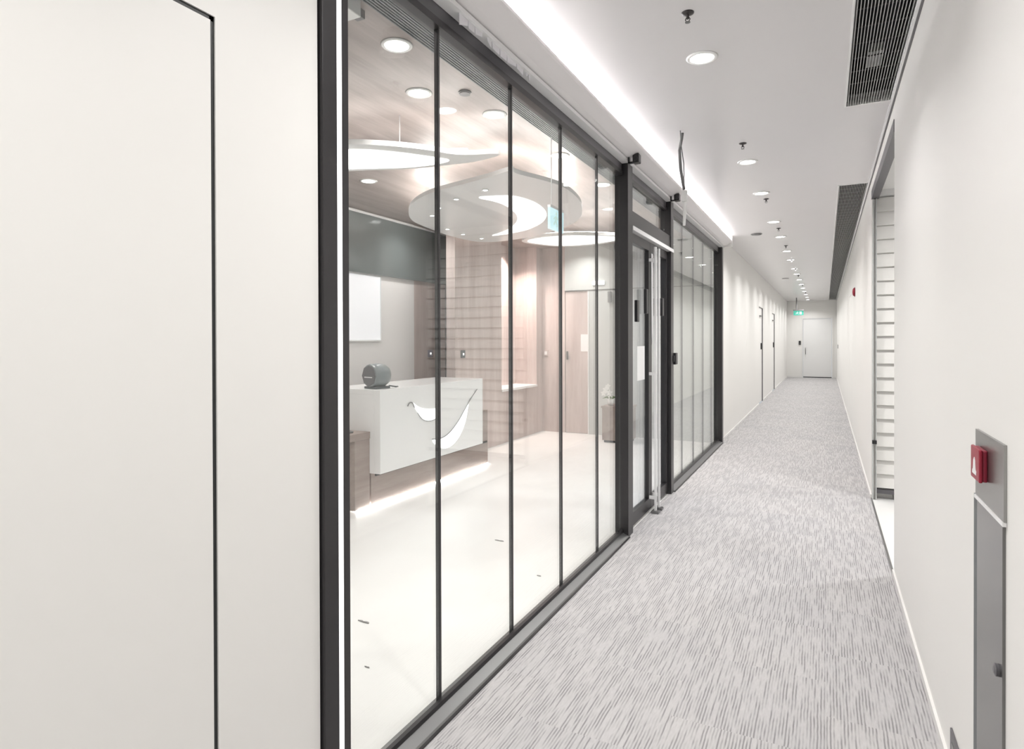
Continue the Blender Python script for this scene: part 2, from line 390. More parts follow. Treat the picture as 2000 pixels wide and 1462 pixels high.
mb = MB().box(XR + 0.01, XR + 0.05, D5[0], D5[0] + 0.01, 0, D5[2]).box(XR + 0.01, XR + 0.05, D5[1] - 0.01, D5[1], 0, D5[2]).box(XR + 0.01, XR + 0.05, D5[0], D5[1], D5[2] - 0.01, D5[2])
obj('seal', mb, 'darkgrey', d)
obj('backing', B(XR + 0.10, XR + 0.14, D5[0], D5[1], 0, D5[2]), 'gap', d)

# ------------------------------------------------------------------ glazed front
Z_HEAD = 2.515
JY = [1.898, 2.489, 3.080, 3.670]
def window(n, y0, y1, label, last=True, z1=Z_HEAD, z0=0.03, x=XG, gl='glass', w=.006, mm='dark'):
    wd = thing('window_%d' % n, (x, (y0 + y1) / 2, z0), label, 'window', kind='structure')
    obj('glass_pane', B(x - 0.012, x, y0 + w + .0003, y1 - (w + .0003 if last else 0.001), z0, z1), gl, wd)
    if last: obj('mullion', B(x - 0.014, x + (0.002 if w > .004 else .0005), y1 - w, y1 + w, z0, z1), mm, wd)
    return wd
ys = [1.403] + JY + [4.15]
nm = ['first and nearest tall glass panel, beside the white strip', 'second tall glass panel, in front of the lit desk emblem', 'third tall glass panel from the near post',
      'fourth tall glass panel from the near post', 'fifth tall glass panel, just before the entrance post']
for i in range(5):
    window(i + 1, ys[i], ys[i + 1], nm[i], last=i < 4)
ys2 = [5.58, 6.231, 6.822, 7.412, 8.003, 8.50]
nm = ['first glass panel past the entrance', 'second glass panel past the entrance', 'middle glass panel of the far glazed stretch',
      'fourth glass panel past the entrance', 'last glass panel before the far dark post']
for i in range(5):
    window(i + 6, ys2[i], ys2[i + 1], nm[i], last=i < 4, w=.0035, mm='darkgrey')
# posts
def post(n, y0, y1, label, x0=-1.31, x1=-1.215, z1=2.60):
    return struct('trim_%d' % n, B(x0, x1, y0, y1, 0, z1), 'dark', label, 'post', bevel=0.003)
post(3, 1.268, 1.326, 'dark bronze post at the near end of the glass front', x1=-1.228, z1=2.62)
struct('trim_4', B(-1.31, -1.240, 1.327, 1.357, 0.0, 2.595), 'addedglow', 'white vertical strip with added glow between the near dark post and glass', 'trim')  # emission added so the strip stays whiter than the walls
struct('trim_5', B(-1.31, -1.256, 1.358, 1.402, 0.0, 2.595), 'dark', 'slim dark strip along the first glass panel', 'trim')
post(6, 4.15, 4.268, 'thick dark post left of the glass entrance')
post(7, 5.48, 5.582, 'thick dark post right of the glass entrance')
post(8, 8.50, 8.60, 'dark post at the far end of the glass front')
# heads and sills
def head(n, y0, y1, where):
    struct('trim_%d' % n, B(-1.30, -1.258, y0, y1, 2.54, 2.60), 'darkgrey', 'dark grey head channel over the ' + where, 'trim')
    struct('trim_%d' % (n + 1), B(-1.30, -1.252, y0, y1, 2.512, 2.54), 'dark', 'black rail closing the top of the ' + where, 'trim')
head(9, 1.42, 4.15, 'near glass panels'); head(11, 5.582, 8.50, 'far glass panels'); head(13, 4.268, 5.48, 'entrance transom')
def sill(n, y0, y1, where):
    struct('trim_%d' % n, MB().prism([(-1.30, 0), (-1.205, 0), (-1.215, 0.012), (-1.255, 0.03), (-1.30, 0.03)], 1, y0, y1), 'sill', 'grey metal sill at the foot of the ' + where, 'sill')
    struct('trim_%d' % (n + 1), B(-1.268, -1.252, y0, y1, 0.03, 0.048), 'dark', 'black gasket line above the sill of the ' + where, 'trim')
    struct('trim_%d' % (n + 2), B(-1.208, -1.200, y0, y1, 0.0, 0.008), 'dark', 'dark edge between carpet and sill by the ' + where, 'trim')
sill(15, 1.42, 4.15, 'near glass panels'); sill(18, 5.582, 8.50, 'far glass panels')
# white rail
struct('trim_21', B(-1.256, -1.204, 1.27, 8.60, 2.590, 2.609), 'whitemetal', 'thin white rail running above the whole glass front', 'rail')
# soffit and cove
struct('trim_22', MB().prism([(-1.30, 2.607), (-1.222, 2.612), (-1.17, 2.622), (-1.105, 2.650), (-1.098, 2.660), (-1.098, 2.672), (-1.16, 2.672), (-1.30, 2.672)], 1, 1.27, 8.6), 'soffit',
       'white rounded bulkhead below the glowing cove over the glass front', 'bulkhead', )
struct('trim_23', B(-1.34, -1.30, 1.262, 8.62, 2.60, H), 'soffit', 'back of the light cove above the glass front', 'cove')
st = obj('light_strip', B(-1.275, -1.245, 1.30, 8.55, 2.676, 2.690), 'led')
tag(st, 'continuous bright light strip hidden in the ceiling cove', 'light strip')
struct('trim_24', B(-1.30, -1.10, 8.585, 8.62, 2.60, H), 'wall', 'white end block closing the cove at the far dark post', 'trim')
struct('trim_27', B(-1.40, -1.10, 1.24, 1.268, 2.60, H), 'wall', 'white block closing the cove at the near post', 'trim')
# torn film flaps below the rail
fl = [(1.955, 2.02, .045, .025), (2.022, 2.07, .03, .028), (2.072, 2.13, .03, .018), (2.17, 2.205, .012, .03), (2.21, 2.275, .025, .03), (2.278, 2.34, .03, .03), (2.343, 2.43, .03, .018), (2.435, 2.50, .02, .028), (2.53, 2.55, .02, .01), (2.56, 2.575, .03, .025)]
nmf = ['second', 'third', 'fourth', 'fifth', 'sixth', 'seventh', 'eighth', 'ninth']
for i, (a, b, h0, h1) in enumerate(fl):
    o = obj('film_flap', MB().prism([(a, 2.591), (b, 2.591), (b - .002, 2.591 - h1), (a + .004, 2.591 - h0)], 0, -1.2175, -1.2145), 'film')
    tag(o, ('nearest' if i == 0 else 'furthest' if i == 9 else nmf[i - 1] + ' nearest') + ' torn white film flap hanging from the rail over the glass', 'film flap', 'torn film flaps under the white rail')

# ------------------------------------------------------------------ entrance
d = thing('door_6', (XG, 4.87, 0), 'dark framed double glass entrance door between the thick posts', 'glass door', kind='structure')
obj('header', B(-1.30, -1.222, 4.268, 5.48, 2.17, 2.285), 'dark', d)
h = obj('header_strip', B(-1.252, -1.212, 4.275, 5.585, 2.148, 2.178), 'whitemetal', d); h['label'] = 'white strip under the dark header'
obj('transom_pane', B(-1.282, -1.27, 4.27, 5.478, 2.285, 2.512), 'glass', d)
xd0, xd1 = -1.285, -1.245
def leaf(y0, y1, flip):
    mb = MB().box(xd0, xd1, y0, y0 + .045, .02, 2.14).box(xd0, xd1, y1 - .045, y1, .02, 2.14)
    mb.box(xd0, xd1, y0 + .045, y1 - .045, 2.075, 2.14).box(xd0, xd1, y0 + .045, y1 - .045, .02, .11)
    f = obj('door_leaf', mb, 'dark', d)
    obj('door_pane', B(-1.271, -1.261, y0 + .045, y1 - .045, .11, 2.075), 'glassdoor', f)
    return f
la = leaf(4.275, 4.868, 0); lb = leaf(4.872, 5.472, 1)
for y, l in ((4.835, la), (4.945, lb)):
    mb = MB().box(-1.203, -1.187, y - .011, y + .011, .02, 2.10)
    for z in (.12, 1.1, 2.0): mb.box(-1.246, -1.203, y - .008, y + .008, z - .012, z + .012)
    p = obj('pull_bar', mb, 'whitemetal', l); p['label'] = 'full-height white pull bar'
    obj('pivot_shoe', B(-1.225, -1.165, y - .03, y + .03, .0, .018), 'sill', l)
for y, z0, z1, l in ((4.44, 1.50, 1.66, la), (4.70, 1.57, 1.76, la), (5.22, 1.57, 1.72, lb)):
    obj('lock_case', B(-1.245, -1.222, y - .028, y + .028, z0, z1), 'black', l, bevel=.004)
tag(obj('paper_notice', B(-1.2608, -1.2590, 4.54, 4.75, 1.06, 1.32), 'paper'), 'white paper sheet taped to the left glass door leaf', 'notice')
tag(obj('film_strip', MB().prism([(4.90, 2.06), (4.945, 2.06), (4.95, 1.42), (4.937, 1.36), (4.93, 1.43), (4.915, 1.33), (4.905, 1.45)], 0, -1.2440, -1.2415), 'film'), 'pinkish torn film strip hanging at the door meeting edge', 'film')
t = thing('card_reader', (-1.215, 5.56, 1.15), 'small black card reader on the post right of the glass entrance', 'card reader')
obj('case', B(-1.225, -1.195, 5.584, 5.66, 1.145, 1.25), 'black', t, bevel=.006); obj('bracket', B(-1.216, -1.205, 5.545, 5.60, 1.17, 1.225), 'black', t)

# ------------------------------------------------------------------ ceiling fittings of the corridor
ORD = ['first', 'second', 'third', 'fourth', 'fifth', 'sixth', 'seventh', 'eighth', 'ninth', 'tenth', 'eleventh', 'twelfth', 'thirteenth', 'fourteenth', 'fifteenth', 'sixteenth', 'seventeenth']
def make_downlight(x, y, z, label, group, r=.067):
    t = thing('downlight', (x, y, z), label, 'downlight', group)
    obj('trim_ring', MB().ring((x, y, z), [(r*.82, -.002), (r*.86, -.007), (r*1.02, -.006), (r*1.12, -.0005)], n=36), 'whiteplastic', t, smooth=True)
    obj('diffuser', MB().ring((x, y, z), [(0.001, -.0035), (r*.84, -.0035), (r*.84, -.0005)], n=36), 'lamp', t)
    return t
LY = [3.09, 5.06, 6.20, 7.78, 8.95, 10.45, 11.63, 13.10, 14.22, 15.6, 16.97, 18.2, 19.5, 20.84, 22.23, 23.6]
first = None
for i, y in enumerate(LY):
    lab = 'round white downlight in the corridor ceiling, %s from the near end' % ORD[i]
    if first is None: first = make_downlight(-.535, y, H, lab, 'downlights along the corridor ceiling')
    else: copy_tree(first, (-.535, y, H), lab)
for y in LY + [1.5, 0.1, -1.4]:
    lamp_spot(-.535, y, H - .03, P_CORR)
def make_sprinkler(x, y, label):
    t = thing('sprinkler', (x, y, H), label, 'sprinkler', 'sprinkler heads along the corridor ceiling')
    obj('escutcheon', MB().ring((x, y, H), [(.026, 0), (.025, -.004), (.014, -.008), (.008, -.009)], n=24), 'brass', t, smooth=True)
    mb = MB().ring((x, y, H), [(.006, -.006), (.006, -.026)], n=12)
    for s in (-1, 1): mb.tube([(x + s*.004, y, H-.018), (x + s*.010, y, H-.028), (x + s*.004, y, H-.038)], .002, 6)
    obj('frame', mb, 'brass', t)
    mb = MB().ring((x, y, H), [(.003, -.037), (.011, -.039), (.011, -.041), (.003, -.042)], n=16)
    obj('deflector', mb, 'sill', t)
    return t
SY = [2.64, 4.57, 6.48, 8.26, 9.85, 11.6, 13.1, 14.54, 17.13, 19.9]
sp = None
for i, y in enumerate(SY):
    lab = 'small dark sprinkler head in the corridor ceiling, %s from the near end' % ORD[i]
    if sp is None: sp = make_sprinkler(-.515, y, lab)
    else: copy_tree(sp, (-.515, y, H), lab)
def detector(x, y, z, label, mat='duct', r=.065):
    t = thing('ceiling_speaker', (x, y, z), label, 'ceiling speaker', 'round ceiling speakers')
    obj('rim', MB().ring((x, y, z), [(r*1.08, 0), (r*1.05, -.006), (r*.9, -.008)], n=32), 'sill', t, smooth=True)
    obj('grille', MB().ring((x, y, z), [(.001, -.0125), (r*.9, -.0125), (r*.9, -.009)], n=32), mat, t)
    return t
detector(-.80, 8.58, H, 'flat dark round speaker in the ceiling beyond the cove end')
detector(-.80, 15.15, H, 'flat round speaker in the ceiling far down the corridor', 'plate')
detector(-.86, 2.23, H, 'dark round speaker at the very top edge beside the cove')
# grilles
def grille(ya, yb, label, nbars, dy):
    t = thing('ceiling_grille', ((VX[0] + VX[1]) / 2, (ya + yb) / 2, H), label, 'ceiling grille', 'ceiling air grilles')
    mb = MB().box(VX[0], VX[1], ya, yb, H + .26, H + .28)
    mb.box(VX[0] - .01, VX[0], ya, yb, H + .06, H + .28).box(VX[1], VX[1] + .01, ya, yb, H + .06, H + .28)
    mb.box(VX[0], VX[1], ya - .01, ya, H + .06, H + .28).box(VX[0], VX[1], yb, yb + .01, H + .06, H + .28)
    mb.box(VX[0], VX[0] + .003, ya, yb, H + .004, H + .26).box(VX[1] - .003, VX[1], ya, yb, H + .004, H + .26)
    obj('plenum', mb, 'void', t)
    mb = MB().box(VX[0] - .006, VX[0] + .004, ya - .006, yb + .006, H - .003, H + .03).box(VX[1] - .004, VX[1] + .006, ya - .006, yb + .006, H - .003, H + .03)
    mb.box(VX[0], VX[1], ya - .006, ya + .003, H - .003, H + .03).box(VX[0], VX[1], yb - .003, yb + .006, H - .003, H + .03)
    obj('frame', mb, 'whiteplastic', t)
    mb = MB(); n = nbars
    for i in range(1, n):
        x = VX[0] + (VX[1] - VX[0]) * i / n; mb.box(x - .0016, x + .0016, ya, yb, H, H + .014)
    obj('slats', mb, 'slat', t)
    mb = MB().box(VX[0] + .004, VX[0] + .012, ya, yb, H + .016, H + .022); y = ya + dy * .6
    while y < yb - .02:
        mb.box(VX[0], VX[1], y - .0008, y + .0008, H + .016, H + .022); y += dy
    obj('slat_supports', mb, 'duct', t)
    return t
g1 = grille(V1[0], V1[1], 'near dark slatted air grille along the right wall', 18, .17)
obj('junction_box', B(.19, .26, 3.55, 3.75, H + .06, H + .10), 'lightgrey', g1)
g2 = grille(V2[0], V2[1], 'long dark slatted air grille running to the far end', 18, .17)
# cable hanging from ceiling
t = thing('hanging_cable', (-.847, 4.2, H), 'grey cable ending in a white connector, hanging from the ceiling by the cove', 'cable')
obj('cable_sheath', MB().tube([(-.847, 4.16, H), (-.850, 4.15, 2.70), (-.86, 4.13, 2.62), (-.858, 4.16, 2.50), (-.848, 4.22, 2.38)], .010), 'cable', t, smooth=True)
obj('thin_wire', MB().tube([(-.848, 4.10, H), (-.849, 4.12, 2.66), (-.846, 4.20, 2.55), (-.847, 4.22, 2.36)], .0035), 'cable', t, smooth=True)
obj('connector', MB().box(-.862, -.832, 4.215, 4.250, 2.30, 2.375).tube([(-.847, 4.235, 2.30), (-.847, 4.24, 2.24), (-.85, 4.23, 2.14)], [.014, .012, .009]), 'whiteplastic', t)
# small black sensors on the bulkhead
def sensor(y, label):
    t = thing('door_sensor', (-1.16, y, 2.64), label, 'sensor', 'black sensors on the bulkhead')
    obj('body', B(-1.170, -1.125, y - .030, y + .032, 2.572, 2.634), 'black', t, bevel=.006)
    obj('lens', MB().ring((-1.148, y - .034, 2.600), [(.016, -.008), (.016, .008), (.008, .014)], axis=1, n=20), 'black', t, smooth=True)
    obj('bracket', MB().box(-1.203, -1.16, y - .020, y + .004, 2.574, 2.584).box(-1.203, -1.193, y - .02, y + .004, 2.574, 2.618), 'black', t)
sensor(4.13, 'black door sensor on the bulkhead above the post left of the entrance')
sensor(5.42, 'black door sensor on the bulkhead above the right side of the entrance')
# far exit sign
def exit_face(mb, x0, x1, z0, z1, y, th):      # running figure and door, thin raised shapes facing -Y
    W_, H_ = x1 - x0, z1 - z0
    P = lambda u, v: (x0 + u * W_, z0 + v * H_)
    mb.prism([P(.60, .12), P(.85, .12), P(.85, .88), P(.60, .88)], 1, y - th, y)
    mb.prism([P(.40+.05*math.cos(a), .80+.09*math.sin(a)) for a in [i*PI/5 for i in range(10)]], 1, y - th, y)
    mb.prism([P(.30, .66), P(.44, .70), P(.42, .42), P(.32, .42)], 1, y - th, y)
    mb.prism([P(.33, .45), P(.42, .45), P(.52, .16), P(.46, .14)], 1, y - th, y)
    mb.prism([P(.31, .46), P(.38, .44), P(.24, .18), P(.16, .22)], 1, y - th, y)
    mb.prism([P(.44, .70), P(.55, .54), P(.52, .48), P(.41, .60)], 1, y - th, y)
    mb.prism([P(.31, .68), P(.18, .52), P(.22, .46), P(.33, .58)], 1, y - th, y)
t = thing('exit_sign', (-.80, 22.4, 2.2), 'small green exit sign hanging on a rod near the corridor end', 'exit sign')
obj('panel', B(-.94, -.64, 22.39, 22.41, 2.16, 2.31), 'exitfar', t)
mb = MB(); exit_face(mb, -.93, -.65, 2.17, 2.30, 22.389, .003); obj('pictogram', mb, 'pictdim', t)
obj('housing', B(-.95, -.63, 22.37, 22.43, 2.31, 2.35), 'duct', t)
obj('rod', MB().tube([(-.85, 22.4, 2.35), (-.85, 22.4, H)], .018), 'duct', t)
# card reader by end door and a switch on the right wall
t = thing('door_reader', (-.82, Y_END, 1.2), 'small black reader on the end wall beside the white door', 'card reader')
obj('case', B(-.855, -.785, Y_END - .03, Y_END, 1.17, 1.31), 'black', t, bevel=.008); obj('key_slot', B(-.83, -.81, Y_END - .034, Y_END - .03, 1.20, 1.24), 'sill', t)
tag(obj('wall_switch', B(XR - .015, XR, 21.55, 21.70, 1.08, 1.20), 'sill', bevel=.004), 'tiny grey switch low on the far right wall', 'switch')
# red sounder on far right wall
t = thing('alarm_sounder', (XR, 9.42, 2.0), 'round red alarm sounder high on the right wall', 'alarm')
obj('base', MB().ring((XR, 9.42, 2.0), [(.062, 0), (.062, -.010)], axis=0, n=28), 'red', t, smooth=True)
obj('dome', MB().ring((XR, 9.42, 2.0), [(.056, -.010), (.052, -.020), (.038, -.030), (.001, -.034)], axis=0, n=28), 'redlit', t, smooth=True)

# ------------------------------------------------------------------ right opening and side room
struct('floor_side_room', B(XR, 3.2, OPEN[0] - .6, 7.6, -.1, 0.002), 'tile', 'white tiled floor seen through the opening on the right', 'floor')
struct('ceiling_side_room', B(XR + WT, 3.2, OPEN[0] - .6, 7.6, 2.70, 2.76), 'ceil', 'white ceiling of the side room', 'ceiling')
mb = MB().box(3.2, 3.3, OPEN[0] - .6, 7.6, 0, 2.7).box(XR + WT, 3.2, OPEN[0] - .7, OPEN[0] - .6, 0, 2.7).box(XR + WT, 3.2, 7.6, 7.7, 0, 2.7)
struct('wall_side_room', mb, 'roomwall', 'white walls of the side room behind the blind', 'wall')
lamp_spot(1.4, 5.1, 2.62, 150, ang=170)
t = thing('slatted_blind', (1.0, 6.13, 0.05), 'pale beige horizontal slatted blind filling the opening on the right', 'blind')
mb = MB(); z = .10; pitch = .118
while z < 2.56:
    mb.prism([(6.105, z), (6.112, z - .004), (6.136, z + pitch * 1.0), (6.129, z + pitch * 1.01)], 0, XR + .036, 1.75); z += pitch
obj('slats', mb, 'blind', t)
obj('bottom_rail', B(XR + .034, 1.75, 6.10, 6.14, .05, .085), 'darkgrey', t)
obj('head_rail', B(XR + .055, 1.75, 6.09, 6.16, 2.59, 2.66), 'whiteplastic', t)
struct('trim_25', MB().box(XR + .002, XR + .012, 6.06, 6.098, 0, 2.56).box(XR + .027, XR + .034, 6.05, 6.09, 0, 2.56), 'lightgrey', 'slim grey twin frame at the far side of the right opening', 'trim')
tag(obj('frame_clamp', B(XR + .000, XR + .034, 6.03, 6.062, .48, .51), 'black'), 'small black clamp on the slim frame near the blind', 'clamp')
struct('trim_26', B(XR - .004, XR + .05, OPEN[0], OPEN[1], 2.565, 2.638), 'darkgrey', 'dark head track over the opening on the right', 'trim')
struct('trim_28', B(XR - .008, XR + .004, OPEN[0], OPEN[1], 0.0, 0.006), 'sill', 'thin metal edge between carpet and white tiles at the opening', 'trim')

# ------------------------------------------------------------------ steel cabinet on near right wall
t = thing('fire_hose_cabinet', (XR, 1.84, 0), 'tall stainless steel cabinet recessed in the near right wall', 'cabinet')
obj('upper_panel', B(XR - .006, XR, 1.69, 1.975, .966, 1.136), 'steel', t)
obj('seam', B(XR - .0085, XR - .001, 1.688, 1.977, .957, .9655), 'whitemetal', t)
dr = obj('door', B(XR - .006, XR, 1.70, 1.955, .02, .955), 'steeldark', t)
obj('hinge_edge', B(XR - .004, XR, 1.958, 2.005, .02, .962), 'greyface', t)
obj('latch', MB().ring((XR - .006, 1.735, .62), [(.014, 0), (.014, -.006), (.006, -.009)], axis=0, n=20), 'darkgrey', dr)
t = thing('fire_call_point', (XR - .006, 1.885, 1.02), 'red square fire alarm call point on the steel cabinet', 'call point')
obj('back_box', B(XR - .016, XR - .0062, 1.838, 1.928, 1.022, 1.099), 'red', t, bevel=.003)
f = obj('front_cover', B(XR - .024, XR - .016, 1.836, 1.930, 1.020, 1.101), 'redlit', t, bevel=.003)
mb = MB(); x0, x1 = XR - .0252, XR - .0238          # white bell-and-flame like mark
mb.prism([(1.862, 1.034), (1.905, 1.034), (1.905, 1.042), (1.898, 1.046), (1.893, 1.068), (1.884, 1.076), (1.875, 1.068), (1.870, 1.046), (1.862, 1.042)], 0, x0, x1)
mk = obj('mark', mb, 'paper', f); mk['label'] = 'white alarm mark'
t = thing('wall_outlet', (XR, 2.28, .03), 'grey metal outlet plate low on the near right wall', 'outlet')
obj('plate', B(XR - .006, XR, 2.20, 2.336, .045, .152), 'darkgrey', t, bevel=.002); obj('socket', B(XR - .008, XR - .006, 2.235, 2.30, .07, .125), 'steel', t)

# ================================================================== reception room behind the glass
RX0 = ROOM_X; YR0, YR1 = 0.55, 8.45
WX = -3.80                      # face of the wood wall
struct('floor_reception', B(RX0 - .1, XG + .03, YR0, YR1 + .1, -.1, 0.0), 'tile', 'glossy off-white tiled floor of the reception room', 'floor')
struct('ceiling_reception', B(RX0 - .1, -1.64, YR0, YR1 + .1, H, H + .06), 'ceilwood', 'brown wood plank ceiling of the reception room', 'ceiling')
struct('wall_reception_back', B(RX0 - .12, RX0, YR0, 5.985, 0, H), 'roomwall', 'white back wall behind the reception desk', 'wall')
struct('wall_reception_wood', B(RX0 - .12, RX0, 5.985, 7.0, 0, H), 'wallwood', 'recessed brown wood wall left of the metal edge strip', 'wall')
# wood wall with a niche
NY = (7.15, 8.25); NZ = .705
mb = MB().box(RX0, WX, 6.90, NY[0], 0, H).box(RX0, WX, NY[0], NY[1], 0, NZ - .02).box(RX0, WX, NY[1], YR1, 0, H)
mb.box(RX0, -4.15, NY[0], NY[1], NZ - .02, H)
# wall return starts at Y=6.01
mb.box(WX - .12, WX, 6.01, 6.90, 0, H)
struct('wall_reception_side', mb, 'wallwood', 'brown wood wall with the lit niche right of the desk', 'wall')
tag(obj('niche_shelf', B(-4.15, WX + .012, NY[0], NY[1], NZ - .02, NZ + .012), 'white', bevel=.003), 'pale ledge at the bottom of the lit wall niche', 'shelf')
mb = MB()
for yy, r in ((7.20, .018), (7.27, .022), (7.36, .012)):
    mb.tube([(-3.98, yy, NZ + .013), (-3.98, yy, H - .001)], r, 12)
mb.box(-4.0, -3.94, 7.18, 7.40, 1.40, 1.425)
tag(obj('pipe_rack', mb, 'deskwood', smooth=False), 'brown upright pipes at the left end of the niche', 'pipes')
l = lamp_spot(-3.93, 7.8, 2.70, 90, (1, .82, .76), ang=110, blend=.6)
lamp_spot(-3.95, 5.6, H - .03, 26, (1, .965, .94), ang=140)
lamp_spot(-3.95, 3.9, H - .03, 26, (1, .965, .94), ang=140)  # added lamp without a fitting, brightens the wall behind the desk
# dark bulkhead over the desk
struct('trim_29', B(RX0, RX0 + .03, YR0, 6.88, 2.08, 2.70), 'greygreen', 'dark grey-green glossy band above the white reception wall', 'wall band')
struct('trim_30', B(RX0, RX0 + .045, YR0, 6.88, 2.70, 2.72), 'whitemetal', 'thin bright metal line on top of the dark wall band', 'trim')
struct('trim_31', B(RX0, RX0 + .014, 6.655, 6.68, 0, 2.08), 'sill', 'slim grey vertical edge strip on the wood wall', 'trim')
t = thing('lit_wall_panel', (RX0, 5.0, 1.37), 'large pale glowing panel on the white wall behind the desk', 'panel')
obj('frame', MB().box(RX0, RX0 + .02, 4.3, 5.36, 1.36, 1.375).box(RX0, RX0 + .02, 5.35, 5.36, 1.375, 2.06), 'whitemetal', t)
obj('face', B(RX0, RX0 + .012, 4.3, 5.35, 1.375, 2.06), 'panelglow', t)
# far wall of the reception
FX = -3.057
struct('wall_reception_far', MB().box(RX0, -3.43, YR1, YR1 + .12, 0, H), 'wallwood', 'pinkish wood far wall left of the wood door', 'wall')
struct('wall_reception_grey', MB().box(-3.43, FX, YR1, YR1 + .12, 2.085, H).box(FX, XG - .045, YR1, YR1 + .12, 0, H), 'lightgrey', 'light grey far wall panels around the wood door', 'wall')
d = thing('door_7', (-3.24, YR1, 0), 'plain wood door at the far side of the reception', 'door', kind='structure')
obj('door_leaf', B(-3.425, FX - .016, YR1 + .012, YR1 + .06, .005, 2.08), 'wallwood', d)
jb = obj('jamb', B(FX - .016, FX, YR1 - .008, YR1 + .06, .0, 2.08), 'whitemetal', d); jb['label'] = 'bright white vertical jamb'
obj('handle', B(-3.40, -3.385, YR1 - .03, YR1 + .012, 1.08, 1.20), 'sill', d)
struct('trim_32', B(-3.43, XG - .05, YR1 - .006, YR1, 2.083, 2.095), 'sill', 'thin dark line across the grey far wall above the door', 'trim')
tag(obj('paper_notice', B(-3.185, -3.075, YR1 + .0095, YR1 + .0115, 1.20, 1.45), 'paper'), 'white paper notice on the wood door inside the reception', 'notice')
tag(obj('door_sign', B(-3.0, -2.82, YR1 - .02, YR1, 2.16, 2.215), 'pict', bevel=.003), 'small white lit sign high on the grey far wall', 'sign')
tag(obj('wall_unit', B(-2.765, -2.71, YR1 - .03, YR1, 1.90, 2.06), 'duct', bevel=.006), 'small grey upright unit on the far grey wall', 'wall unit')
def switch(name, x, y, z, label, mat, axis):
    t = thing(name, (x, y, z), label, 'switch')
    if axis == 0:
        obj('plate', B(x, x + .012, y - .045, y + .045, z - .045, z + .045), mat, t, bevel=.003)
        obj('button', B(x + .012, x + .016, y - .012, y + .012, z - .012, z + .012), 'pict', t)
    else:
        obj('plate', B(x - .04, x + .04, y - .012, y, z - .045, z + .045), mat, t, bevel=.003)
        obj('button', B(x - .02, x + .02, y - .016, y - .012, z - .025, z + .025), 'roomwall', t)
switch('wall_switch', RX0, 6.31, 1.205, 'purple-grey switch with a white light, left of the grey edge strip', 'purple', 0)
switch('wall_switch', WX, 6.17, 1.205, 'dark switch with a white dot on the brown wall beside the desk', 'greyface', 0)
switch('wall_switch', -3.735, YR1, 1.173, 'small square switch in the corner of the pink wood far wall', 'wallwood', 1)
tag(obj('floor_socket', B(-2.83, -2.77, YR1 - .015, YR1, .12, .24), 'duct', bevel=.003), 'small dark socket low on the far grey wall', 'socket')
# plant stand; the white orchid is modelled in place of a flower reflection
t = thing('plant_stand', (-2.60, 8.0, 0), 'low brown wood stand beside the entrance post, far side', 'stand')
obj('cabinet_body', B(-2.66, -2.30, 7.86, 8.22, .03, .46), 'deskwood', t, bevel=.004); obj('plinth', B(-2.64, -2.32, 7.88, 8.20, 0, .03), 'gap', t)
obj('top', B(-2.67, -2.29, 7.85, 8.23, .46, .485), 'deskwood', t)
t = thing('reflected_orchid', (-2.58, 7.98, .485), 'white orchid in a pot standing in for a flower reflection, on the low brown stand', 'flower')
obj('pot', MB().ring((-2.58, 7.98, .485), [(.035, 0), (.05, .09), (.045, .09), (.04, .07), (.001, .07)], n=20), 'white', t, smooth=True)
obj('stem', MB().tube([(-2.58, 7.98, .56), (-2.585, 7.97, .66), (-2.62, 7.95, .72)], .004, 6), 'leaf', t)
mb = MB()
for cx, cz, s in ((-2.63, .70, .05), (-2.58, .66, .045), (-2.66, .65, .045), (-2.60, .745, .04), (-2.57, .60, .035)):
    for k in range(5):
        a = 2 * PI * k / 5 + .3; u, v = math.cos(a), math.sin(a); p, q = -v, u
        mb.prism([(cx, cz), (cx + s*(.5*u + .32*p), cz + s*(.5*v + .32*q)), (cx + s*u, cz + s*v), (cx + s*(.5*u - .32*p), cz + s*(.5*v - .32*q))], 1, 7.935 - .004*k, 7.938 - .004*k + .002)
obj('petals', mb, 'petal', t)
mb = MB()
for k in range(5):
    a = k * 1.25; u, v = math.cos(a), math.sin(a)
    mb.tube([(-2.58, 7.98, .56), (-2.58 + .05*u, 7.98 + .05*v, .60), (-2.58 + .11*u, 7.98 + .11*v, .58)], [.006, .014, .002], 6)
obj('leaves', mb, 'leaf', t)

# ------------------------------------------------------------------ reception desk
SX = -3.22; PX = -3.33
t = thing('reception_desk', (-3.6, 4.8, 0), 'long white reception desk with a glowing leaf emblem on a wood base', 'reception desk')
obj('front_slab', B(SX - .06, SX, 3.955, 5.63, .28, .966), 'white', t, bevel=.003)
obj('counter_top', B(-3.80, SX - .06, 3.955, 5.63, .925, .966), 'white', t, bevel=.002)
obj('side_panel', B(-3.80, SX - .06, 3.955, 4.02, .28, .925), 'white', t)
pl = obj('base', B(-4.0, PX, 3.97, 5.93, .012, .60), 'deskwood', t)
obj('base_joint', B(-3.9, PX + .012, 4.02, 5.90, .245, .262), 'gap', pl)
st = obj('base_light', B(PX - .012, PX + .004, 3.80, 5.93, .003, .012), 'ledfoot', pl); st['label'] = 'glowing light strip along the foot'
lo = obj('low_counter', B(-4.25, PX, 3.775, 3.953, .012, .565), 'deskwood', t)
obj('low_counter_top', B(-4.25, PX + .006, 3.70, 3.953, .567, .622), 'deskwood', lo)
